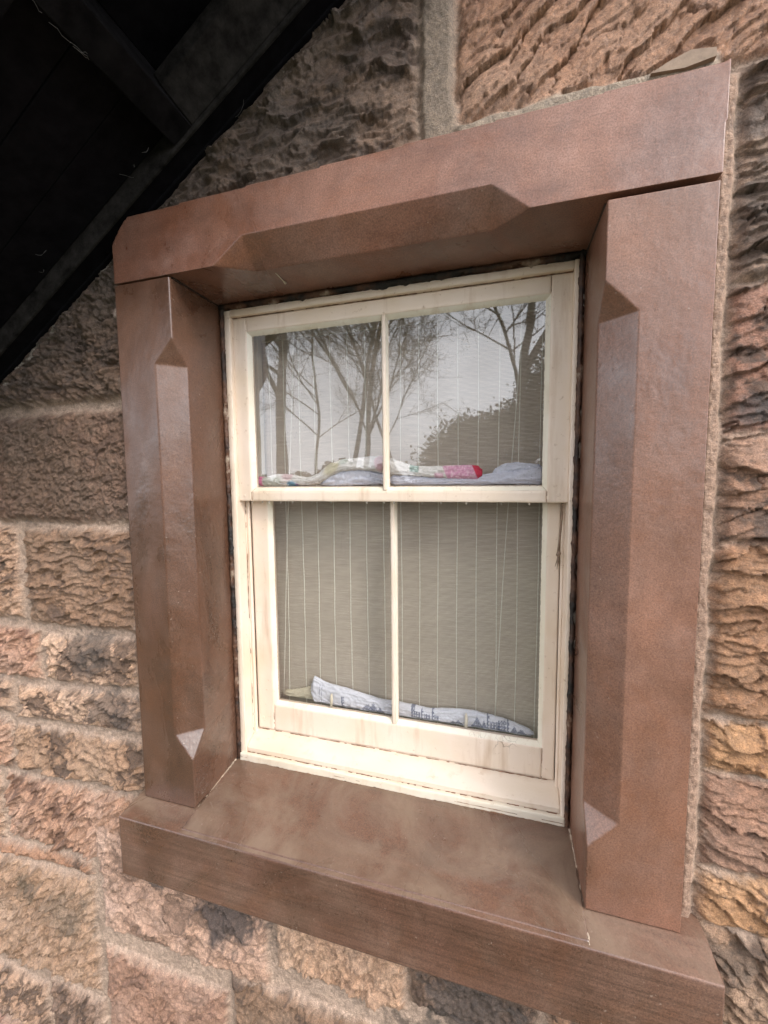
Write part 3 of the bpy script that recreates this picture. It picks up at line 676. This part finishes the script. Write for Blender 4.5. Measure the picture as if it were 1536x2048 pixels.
# rusty dirt lying in the joints of the woodwork
MDIRT = mat_plain('rusty_dirt', (.20, .10, .055), .9, 90, .6, .6, .002)
dl = MB(); rg = random.Random(21)
def dirt(p0, p1, r, cover=.6, n=70):
    P0, P1 = Vector(p0), Vector(p1); run_ = []; on = True
    for i in range(n+1):
        if rg.random() < (.10 if on else .10*cover/(1-cover+.01)): on = not on
        if on: run_.append((P0.lerp(P1, i/n)+Vector((0, rg.uniform(-.0003, .0003), rg.uniform(-1, 1)*r*.5)), r*rg.uniform(.4, 1.5)))
        if (not on or i == n) and len(run_) > 1:
            dl.tube([q_[0] for q_ in run_], [q_[1] for q_ in run_], 5); run_ = []
        elif not on: run_ = []
dirt((.180, .1672, -1.1925), (.979, .1672, -1.1925), .0011, .85, 150)
dirt((.166, .1572, -1.2135), (.986, .1572, -1.2135), .0016, .75, 150)
dirt((.166, .1573, -1.203), (.986, .1573, -1.205), .0005, .4, 110)
dirt((.190, .2125, -1.1500), (.971, .2125, -1.1500), .0008, .85, 120)
dirt((.179, .1752, -.0318), (.980, .1752, -.0318), .0009, .85, 120)
dirt((.1775, .1752, -.49), (.1775, .1752, -.04), .0006, .6, 80); dirt((.1795, .2000, -1.15), (.1795, .2000, -.5), .0008, .7, 90)
dirt((.2385, .2133, -1.148), (.2385, .2133, -1.076), .0005, .8, 20); dirt((.9450, .2133, -1.148), (.9450, .2133, -1.076), .0005, .8, 20)
dirt((.2175, .1753, -.497), (.2175, .1753, -.474), .0005, .8, 12); dirt((.9390, .1753, -.497), (.9390, .1753, -.474), .0005, .8, 12)
dirt((.2175, .1753, -.066), (.2175, .1753, -.034), .0004, .8, 12); dirt((.9390, .1753, -.066), (.9390, .1753, -.034), .0004, .8, 12)
dl.build('joint_dirt', MDIRT, win)
# inner linings beside the blind
il = MB(); il.box(.168, .1925, .2625, .36, -1.2, -.01); il.box(.962, .985, .2625, .36, -1.2, -.01); il.box(.1925, .962, .2625, .36, -.028, -.01)
il.build('inner_lining', MLIN, win, bevel=.002)
wb = MB(); wb.box(.1927, .9618, .250, .40, -1.20, -1.152); wb.build('window_board', MLIN, win, bevel=.002)

# ------------------------------------------------------------------ woven blind
bl = empty('woven_blind', (.575, .285, -.03)); tag(bl, 'beige woven blind with pale vertical threads drawn down behind the window glass', 'blind')
nx, nz_ = 60, 90; xs = np.linspace(.1945, .9605, nx); zs = np.linspace(-1.148, -.032, nz_)
XX, ZZ = np.meshgrid(xs, zs)
YF = lambda x, z: .283+.0022*fbm(np.asarray(x)*4, np.asarray(z)*3, 88, 2)+.0009*np.sin(np.asarray(z)*40)
YY = YF(XX, ZZ)
vv = np.stack([XX.ravel(), YY.ravel(), ZZ.ravel()], -1)
ff = [(j*nx+i, j*nx+i+1, (j+1)*nx+i+1, (j+1)*nx+i) for j in range(nz_-1) for i in range(nx-1)]
fb_ = mesh_obj('fabric', vv, ff, MBL, bl, smooth=True)
so_ = fb_.modifiers.new('thick', 'SOLIDIFY'); so_.thickness = .0015; so_.offset = 1
hb = MB(); hb.box(.194, .961, .276, .30, -.060, -.031); hb.build('head_rail', MLIN, bl, bevel=.002)
tx = [.2145, .2590, .3065, .353, .4015, .4500, .4985, .5465, .5945, .6425, .6910, .7405, .7890, .8380, .8860, .9340]
for i, x in enumerate(tx):
    th = MB(); rg = random.Random(i); pts = []; rad = []
    n = 200
    for j in range(n+1):
        z = -.05-1.09*j/n; xx = x+.0012*math.sin(j*.045+i)+(-.010*(j/n)**2 if i in (1,) else 0)
        pts.append((xx, float(YF(xx, z))-.0016, z)); rad.append(.0008 if j % 2 else .0013)
    th.tube(pts, rad, 5); th.build('thread', MTHR, bl, smooth=True)
for a, b in (((.3065, -.02), (.2405, -1.075)), ((.889, -.02), (.836, -1.05))):
    pc = MB(); n = 20; pc.tube([(a[0]+(b[0]-a[0])*j/n+.0015*math.sin(j*.4), .262, a[1]+(b[1]-a[1])*j/n) for j in range(n+1)], .0011, 6)
    pc.build('pull_cord', MCORD, bl, smooth=True)

# ------------------------------------------------------------------ cloths tucked against the glass
def cloth(name, path, mat, yc, depth, zb, colf, seed, label, group, folds=1.0, nu=240, nv=44, flat=False):
    """path: (x, z_low, z_high); a rolled cloth whose front half bulges towards the glass"""
    px = np.array([p[0] for p in path]); lo_ = np.array([p[1] for p in path]); hi_ = np.array([p[2] for p in path])
    u = np.linspace(px[0], px[-1], nu)
    # smooth interpolation
    def sm(v):
        w_ = np.interp(u, px, v); k_ = np.ones(9)/9; wp = np.pad(w_, 4, 'edge'); return np.convolve(wp, k_, 'valid')
    zl = sm(lo_); zh = sm(hi_)
    th = np.linspace(0, 2*np.pi, nv, endpoint=False)
    U, T = np.meshgrid(u, th, indexing='ij'); ZL = zl[:, None]; ZH = zh[:, None]
    hh = (ZH-ZL)/2; zc = (ZH+ZL)/2
    sg_ = lambda v, p: np.sign(v)*np.abs(v)**p
    fold = fbm(U*18+T*.35, T*1.1+U*4, seed, 3)*folds
    cre = (1-np.abs(perlin(U*9+T*.5, T*1.9-U*6, seed+9))*2)
    end = np.clip(np.minimum(U-u[0], u[-1]-U)/.010, .25, 1)**.5
    rr_ = 1+.22*fold
    cr2 = 1-np.abs(perlin(U*38+T*1.7, T*2.3-U*22, seed+19))*2.2; cr3 = 1-np.abs(perlin(U*75-T*2, T*3+U*50, seed+29))*2
    y = yc-np.cos(T)*depth*rr_*end*np.clip(hh/.012, .35, 1)-(.0032*cre+.0022*cr2+.0009*cr3)*folds*(np.cos(T) > -.3)
    z = zc+sg_(np.sin(T), .85)*hh*end*(1+.16*fold)+(.0012*cre+.0012*cr2)*folds
    P_ = np.stack([U, y, z], -1).reshape(-1, 3)
    cols = colf(U, T, z, (z-ZL)/(ZH-ZL+1e-6)).reshape(-1, 3)
    f = []
    for i in range(nu-1):
        for j in range(nv):
            f.append((i*nv+j, i*nv+(j+1) % nv, (i+1)*nv+(j+1) % nv, (i+1)*nv+j))
    f.append(tuple(range(nv))[::-1]); f.append(tuple((nu-1)*nv+j for j in range(nv)))
    o = mesh_obj(name, P_, f, mat, None, smooth=True, cols=cols); tag(o, label, 'cloth', group); return o
def blot(U, V, cx, cy, rx, ry, soft=.3):
    d = np.sqrt(((U-cx)/rx)**2+((V-cy)/ry)**2); return sst(1+soft, 1-soft, d)[..., None]
def cf_floral(U, T, z, v):
    c = np.ones(U.shape+(3,))*np.array((.70, .68, .66))
    def put(m, col): nonlocal c; c = c*(1-m)+np.array(col)*m
    nz = fbm(U*40, T*2, 71, 3); put(sst(.25, .55, nz)[..., None]*.6, (.50, .46, .36))
    put(blot(U, v, .262, .3, .020, .55)*.6, (.46, .50, .42)); put(blot(U, v, .232, .5, .012, .7)*.6, (.42, .46, .38))
    put(blot(U, v, .300, .9, .016, .4)*.55, (.62, .38, .42)); put(blot(U, v, .312, .1, .014, .33)*.9, (.10, .30, .48))
    put(blot(U, v, .327, .05, .006, .2)*.9, (.25, .15, .4)); put(blot(U, v, .428, .7, .022, .55)*.55, (.52, .45, .22))
    put(blot(U, v, .46, .9, .012, .3)*.4, (.35, .45, .38)); put(blot(U, v, .557, .6, .014, .5)*.7, (.66, .34, .40))
    put((sst(.216, .212, U)*1.)[..., None], (.42, .02, .06)); put((sst(.228, .222, U)*sst(.212, .216, U))[..., None], (.55, .16, .30))
    return c
def cf_floral2(U, T, z, v):
    c = np.ones(U.shape+(3,))*np.array((.70, .68, .66))
    def put(m, col): nonlocal c; c = c*(1-m)+np.array(col)*m
    nz = fbm(U*40, T*2, 75, 3); put(sst(.25, .55, nz)[..., None]*.5, (.50, .46, .36))
    put((sst(.630, .634, U)*sst(.656, .652, U)*sst(.35, .5, v))[..., None]*.8, (.25, .38, .33))
    fl = fbm(U*160, z*160, 76, 2)
    pk = sst(.716, .720, U+.012*(v-.5)); put(pk[..., None]*.9, (.62, .27, .42)); put((pk*sst(-.05, .25, fl))[..., None]*.75, (.74, .52, .60)); put((sst(.69, .694, U)*sst(.716, .712, U)*sst(.55, .4, v))[..., None]*.7, (.66, .36, .48))
    put(sst(.786, .789, U+.014*(v-.5))[..., None], (.50, .015, .055))
    return c
def cf_lav(U, T, z, v):
    c = np.ones(U.shape+(3,))*np.array((.62, .635, .72))
    n_ = fbm(U*220, z*90, 81, 2); m = (sst(.30, .42, n_)*sst(.0, .25, fbm(U*12, z*30, 82, 2)))[..., None]*.55
    return c*(1-m)+np.array((.22, .27, .42))*m
def cf_white(U, T, z, v):
    c = np.ones(U.shape+(3,))*np.array((.62, .63, .72))
    n_ = fbm(U*60, z*60, 85, 2); c *= (1+.04*n_[..., None])
    return c
Zr = -.4605
G1 = 'rolled cloths behind the upper panes'
cloth('tea_towel', [(.205, Zr, Zr+.030), (.225, Zr, Zr+.022), (.266, Zr, Zr+.032), (.31, Zr, Zr+.030), (.355, Zr+.001, Zr+.020), (.39, Zr+.006, Zr+.032), (.42, Zr+.022, Zr+.056), (.455, Zr+.036, Zr+.066), (.50, Zr+.038, Zr+.070), (.545, Zr+.034, Zr+.072), (.572, Zr+.028, Zr+.072)],
      MCLOTH, .228, .013, Zr, cf_floral, 201, 'off-white floral tea towel rolled along the meeting rail, arching up at the glazing bar', G1)
cloth('tea_towel', [(.574, Zr+.026, Zr+.071), (.60, Zr+.024, Zr+.060), (.64, Zr+.022, Zr+.046), (.68, Zr+.018, Zr+.044), (.72, Zr+.014, Zr+.044), (.765, Zr+.013, Zr+.045), (.785, Zr+.012, Zr+.044), (.803, Zr+.012, Zr+.043)],
      MCLOTH, .226, .012, Zr, cf_floral2, 211, 'rolled tea towel with pink patterned end and red hem, behind the upper right pane', G1)
cloth('kitchen_cloth', [(.385, Zr, Zr+.008), (.41, Zr, Zr+.028), (.44, Zr, Zr+.042), (.476, Zr, Zr+.046), (.52, Zr+.001, Zr+.040), (.572, Zr+.001, Zr+.030)],
      MCLOTH, .238, .012, Zr, cf_lav, 221, 'pale lavender cloth with faint blue print bunched beneath the arched tea towel', G1)
cloth('kitchen_cloth', [(.578, Zr, Zr+.024), (.65, Zr, Zr+.026), (.74, Zr, Zr+.022), (.80, Zr, Zr+.023), (.83, Zr, Zr+.027), (.88, Zr, Zr+.030), (.92, Zr, Zr+.037), (.940, Zr, Zr+.043)],
      MCLOTH, .234, .011, Zr, cf_white, 231, 'white cloth lying flat along the rail below the pink ended tea towel', G1)
cloth('kitchen_cloth', [(.818, Zr+.006, Zr+.018), (.832, Zr+.010, Zr+.038), (.852, Zr+.014, Zr+.048), (.88, Zr+.018, Zr+.050), (.91, Zr+.022, Zr+.047), (.938, Zr+.022, Zr+.043)],
      MCLOTH, .246, .012, Zr, cf_lav, 241, 'lavender blue cloth humped up in the right corner of the upper right pane', G1)
def cf_sky(U, T, z, v):
    c = np.ones(U.shape+(3,))*np.array((.66, .67, .74)); zt = z+1.076
    def put(m, col=(.055, .075, .16)):
        nonlocal c; m = np.asarray(m, float)[..., None]; c = c*(1-m)+np.array(col)*m
    n_ = fbm(U*300, z*300, 95, 2)
    d = np.abs(np.abs(U-.366-(z+1.03)*.10)-.0035) < .0014
    put(d*.5*(np.sin(z*1100) > -.2)*(zt < .055)*1.)
    for cx, w_, h_, k_ in ((.432, .004, .030, 0), (.505, .020, .020, 1), (.520, .016, .026, 1), (.54, .012, .014, 1), (.63, .005, .030, 0), (.642, .008, .020, 0), (.655, .003, .026, 0), (.668, .008, .016, 0),
                       (.683, .003, .028, 0), (.69, .008, .016, 0), (.735, .010, .010, 1), (.748, .012, .013, 1), (.795, .016, .028, 1), (.812, .008, .022, 1), (.822, .003, .036, 0), (.838, .012, .022, 0),
                       (.856, .010, .026, 0), (.870, .003, .034, 0), (.884, .010, .018, 1), (.9, .014, .012, 1)):
        base = zt-.003
        if k_: m = (base < h_*(1-np.abs(U-cx)/w_)*(1+.5*n_)) & (base > 0)
        else: m = (np.abs(U-cx) < w_) & (base < h_) & (base > 0) & ~((np.sin((U-cx)*900) > .6) & (np.sin(z*700) > .2))
        put(m*np.clip(.80-.9*np.maximum(n_, 0)-.5*fbm(U*30, z*50, 97, 2), 0, .75))
    return c
Zl = -1.078
cloth('pillowcase', [(.334, Zl, Zl+.070), (.340, Zl, Zl+.079), (.352, Zl, Zl+.074), (.37, Zl, Zl+.066), (.40, Zl, Zl+.061), (.44, Zl, Zl+.055), (.50, Zl, Zl+.042), (.545, Zl, Zl+.036), (.587, Zl, Zl+.036), (.63, Zl, Zl+.034), (.674, Zl, Zl+.030), (.71, Zl, Zl+.036), (.746, Zl, Zl+.041), (.793, Zl, Zl+.042), (.844, Zl, Zl+.035), (.889, Zl, Zl+.025), (.93, Zl, Zl+.012)],
      MCLOTH, .262, .010, Zl, cf_sky, 251, 'white cloth with dark blue skyline print slumped along the bottom of the lower panes', 'cloths behind the lower panes', .7, 640, 60)
cloth('dust_cloth', [(.236, Zl, Zl+.016), (.262, Zl, Zl+.020), (.29, Zl, Zl+.026), (.32, Zl, Zl+.038), (.345, Zl, Zl+.043), (.37, Zl, Zl+.03)],
      MCLOTH, .2725, .006, Zl, lambda U, T, z, v: np.ones(U.shape+(3,))*np.array((.55, .50, .38)), 261, 'small cream cloth in the left corner of the lower left pane', 'cloths behind the lower panes', .6, 100, 30)

# ------------------------------------------------------------------ the dark room behind
rb = MB(); x0, x1, y0_, y1_, z0, z1 = -.4, 1.6, .40, 2.4, -1.9, .35
rb.poly([(x0, y1_, z0), (x1, y1_, z0), (x1, y1_, z1), (x0, y1_, z1)]); rb.poly([(x0, y0_, z0), (x0, y1_, z0), (x0, y1_, z1), (x0, y0_, z1)])
rb.poly([(x1, y0_, z0), (x1, y1_, z0), (x1, y1_, z1), (x1, y0_, z1)]); rb.poly([(x0, y0_, z0), (x1, y0_, z0), (x1, y1_, z0), (x0, y1_, z0)])
rb.poly([(x0, y0_, z1), (x1, y0_, z1), (x1, y1_, z1), (x0, y1_, z1)])
for a in ((x0, .168, z0, z1), (.985, x1, z0, z1), (.168, .985, z0, -1.2), (.168, .985, -.01, z1)):
    rb.poly([(a[0], y0_, a[2]), (a[1], y0_, a[2]), (a[1], y0_, a[3]), (a[0], y0_, a[3])])
tag(rb.build('room_interior', MDARK), kind='structure')

# ------------------------------------------------------------------ eaves
ev = empty('roof_eave', tuple(EP)); tag(ev, 'black timber underside of the sloping roof eave above the wall, dusty with cobwebs', 'eave')
def E(s_, n_, y): p = EP+ES*s_+EN*n_; return (p.x, y, p.z)
def ebox(m, s0, s1, n0_, n1_, y0, y1, res=None):
    k = len(m.v)
    m.v += [E(s_, n_, y) for s_ in (s0, s1) for n_ in (n0_, n1_) for y in (y0, y1)]
    m.f += [tuple(k+i for i in f) for f in ((0, 1, 3, 2), (4, 6, 7, 5), (0, 4, 5, 1), (2, 3, 7, 6), (0, 2, 6, 4), (1, 5, 7, 3))]
o_ = EOFF
m = MB(); ebox(m, -2.4, 1.6, o_-.10, o_, -.004, .060); ebox(m, -2.4, 1.6, o_-.10, o_+.004, .030, .055); m.build('wall_rafter', MTIMB, ev, bevel=.003)
m = MB(); ebox(m, -2.4, 1.6, o_-.09, o_+.005, -.012, -.0045); m.build('cover_bead', MTIMB3, ev, bevel=.002)
m = MB()
k = len(m.v); m.v += [E(s_, n_, y) for s_ in (-.352, 1.6) for n_, y in ((o_-.002, -.0125), (o_-.030, -.075), (o_-.06, -.075), (o_-.06, -.0125))]
m.f += [tuple(k+i for i in f) for f in ((0, 1, 5, 4), (1, 2, 6, 5), (2, 3, 7, 6), (3, 0, 4, 7), (3, 2, 1, 0), (4, 5, 6, 7))]
m.build('cant_board', MTIMB3, ev, bevel=.002)
m = MB(); ebox(m, -.406, -.353, o_-.12, o_-.001, -.29, -.0125); m.build('purlin', MTIMB2, ev, bevel=.002)
m = MB(); ebox(m, .55, .60, o_-.12, o_-.001, -.29, -.0755); m.build('purlin', MTIMB2, ev, bevel=.002)
m = MB()
for i in range(3): ebox(m, -2.4, -.407, o_-.055, o_-.035+.001*(i % 2), -.2895+.092*i, -.2895+.092*(i+1)-.0008)
ebox(m, -.352, 1.6, o_-.135, o_-.115, -.29, -.013)
m.build('soffit_board', MTIMB, ev, bevel=.002)
m = MB(); ebox(m, -2.4, 1.6, o_-.20, o_+.006, -.318, -.2905); m.build('bargeboard', MTIMB2, ev, bevel=.003)
m = MB(); ebox(m, -2.4, 1.6, o_-.22, o_-.16, -.335, .30)
m.build('slate_roof', MROOF, ev)
# cobwebs: sagging threads along the purlin and the bead
cw = MB(); rg = random.Random(5)
for i in range(12):
    if rg.random() < .4: s_ = -.406+rg.uniform(-.004, .002); y = rg.uniform(-.29, -.02); n_ = o_; ds, dy_ = rg.uniform(-.02, .01), rg.uniform(-.03, .03)
    elif rg.random() < .6: s_ = rg.uniform(-1.1, 0); y = rg.choice((-.012, .035, -.05)); n_ = o_+.003; ds, dy_ = rg.uniform(-.05, .05), rg.uniform(-.012, .012)
    else: s_ = rg.uniform(-1, -.41); y = rg.uniform(-.28, -.02); n_ = o_-.03; ds, dy_ = rg.uniform(-.03, .03), rg.uniform(-.03, .03)
    pts = [E(s_+ds*t_+rg.uniform(-.002, .002), n_+.006*math.sin(math.pi*t_)+.0005, y+dy_*t_+rg.uniform(-.001, .001)) for t_ in (0, .25, .5, .75, 1)]
    cw.tube(pts, .00035, 4)
tag(cw.build('cobweb', MWEB, ev), kind='stuff')
pd = MB(); pd.tube([(.372, .062, -.0005), (.3725, .075, -.0012), (.372, .092, -.0018), (.3722, .104, -.0025)], [.0008, .0012, .001, .0028], 7)
pd.build('paint_drip', MPW, sur, smooth=True)

# ------------------------------------------------------------------ what the panes mirror: bare trees, a gable, a hedge
def tree(loc, h, r, seed, label, spread=.5, dens=1.2, lean=0):
    rg = random.Random(seed); root = empty('bare_tree', loc); tag(root, label, 'tree', 'bare trees opposite the window')
    T = MB(); Bq = MB(); cnt = [0]
    def grow(m_, p, d, ln, ra, lev):
        n = 4 if lev < 3 else 3; pts = [p]; dd = d.copy(); q_ = p.copy()
        for i in range(n):
            dd = (dd+Vector((rg.gauss(0, 1), rg.gauss(0, 1), rg.gauss(0, .6)))*(.07+.05*lev)+Vector((0, 0, .03*lev))).normalized(); q_ = q_+dd*ln/n; pts.append(q_.copy())
        m_.tube(pts, [ra*(1-.6*i/n) for i in range(n+1)], 8 if lev == 0 else (5 if lev < 3 else 3), False)
        if lev >= 5: return
        k_ = int(({0: 9, 1: 6, 2: 5, 3: 4, 4: 3}[lev])*dens)
        for i in range(k_):
            t_ = rg.uniform(.35 if lev == 0 else .2, 1); a = pts[min(int(t_*n), n-1)].lerp(pts[min(int(t_*n)+1, n)], t_*n % 1)
            side = Vector((rg.gauss(0, 1), rg.gauss(0, 1), rg.gauss(0, .5))); side = (side-dd*side.dot(dd)).normalized()
            nd = (dd*(1-spread)+side*spread*1.3+Vector((0, 0, .15))).normalized()
            grow(Bq, a, nd, ln*rg.uniform(.42, .62), ra*rg.uniform(.28, .42)+.003, lev+1)
    grow(T, Vector((0, 0, 0)), Vector((lean, 0, 1)).normalized(), h, r, 0)
    T.build('trunk', MBARK, root, smooth=True).location = (0, 0, 0); Bq.build('branches', MBARK, root).location = (0, 0, 0)
GZ = -2.35; VX, VY = .839, 1.10
def az(a, dist): return (VX+math.tan(R(a))*(dist), VY-dist-0, GZ)
tree(az(-30.5, 7.5), 8.0, .13, 1, 'thick bare tree mirrored in the left part of the upper left pane', .5)
tree(az(-22.3, 9.5), 9.0, .08, 2, 'slim bare tree mirrored in the middle of the upper left pane', .45)
tree(az(-18.2, 12.5), 9.0, .11, 3, 'bare tree mirrored right beside the upper glazing bar', .45)
tree(az(2.6, 11), 10.0, .13, 4, 'tall bare tree mirrored at the right edge of the upper right pane', .5)
tree(az(-13, 14), 9.0, .07, 5, 'fine branched bare tree mirrored over the pale sky of the upper right pane', .65, 1.2, -.1)
tree(az(-26, 17), 10.0, .09, 6, 'distant bare tree mirrored between the two trunks of the upper left pane', .6)
def evergreen(loc, prof_, seed, label, n=26000):
    """prof_: (x offset, top height, half depth) - the crown's uneven outline"""
    rg = random.Random(seed); root = empty('evergreen_tree', loc); tag(root, label, 'tree', 'evergreens opposite the window')
    m = MB()
    for i in range(n):
        x = rg.uniform(prof_[0][0], prof_[-1][0]); hh_ = np.interp(x, [p[0] for p in prof_], [p[1] for p in prof_])
        z = hh_*rg.random()**.6+rg.gauss(0, .13); x += rg.gauss(0, .16); y = rg.gauss(0, .5)
        s_ = rg.uniform(.025, .06); a = Vector((rg.gauss(0, 1), rg.gauss(0, 1), rg.gauss(0, 1))).normalized(); b = a.orthogonal().normalized()*s_; c_ = a.cross(b).normalized()*s_
        p = Vector((x, y, z)); m.poly([p-b, p-c_, p+b, p+c_])
    o = m.build('crown', MHEDGE, root); o.location = (0, 0, 0)
    t_ = MB(); t_.tube([(0, 0, 0), (.05, 0, .6), (0, 0, 1.4)], [.16, .12, .06], 8); t_.build('trunk', MBARK, root).location = (0, 0, 0)
evergreen((.1, -10.5, GZ), [(-1.7, 1.2), (-1.2, 2.6), (-.8, 3.2), (-.3, 3.45), (.3, 3.5), (.9, 3.7), (1.5, 3.6)], 31, 'low dark evergreen bush mirrored at the foot of the upper right pane')
evergreen((2.1, -11, GZ), [(-1.6, 2.4), (-1.1, 3.6), (-.7, 4.2), (-.3, 4.9), (.2, 5.9), (.9, 6.6), (1.6, 6.2), (2.2, 4.5)], 32, 'taller dark evergreen tree mirrored in the right corner of the upper right pane', 34000)
# hedge: leafy bank closing the garden
hg = MB(); rg = random.Random(12)
for i in range(9000):
    x = rg.uniform(-26, 10); y = -19+rg.gauss(0, .8)-.25*abs(x); z = GZ+rg.random()**.7*(2.3+.5*math.sin(x*.6)+.35*math.sin(x*2.1))
    s_ = rg.uniform(.12, .3); a = Vector((rg.gauss(0, 1), rg.gauss(0, 1), rg.gauss(0, 1))).normalized(); b = a.orthogonal().normalized()*s_; c_ = a.cross(b).normalized()*s_
    p = Vector((x, y, z)); hg.poly([p-b, p-c_, p+b, p+c_])
tag(hg.build('evergreen_hedge', MHEDGE), 'dark evergreen hedge at the far side of the garden', 'hedge')
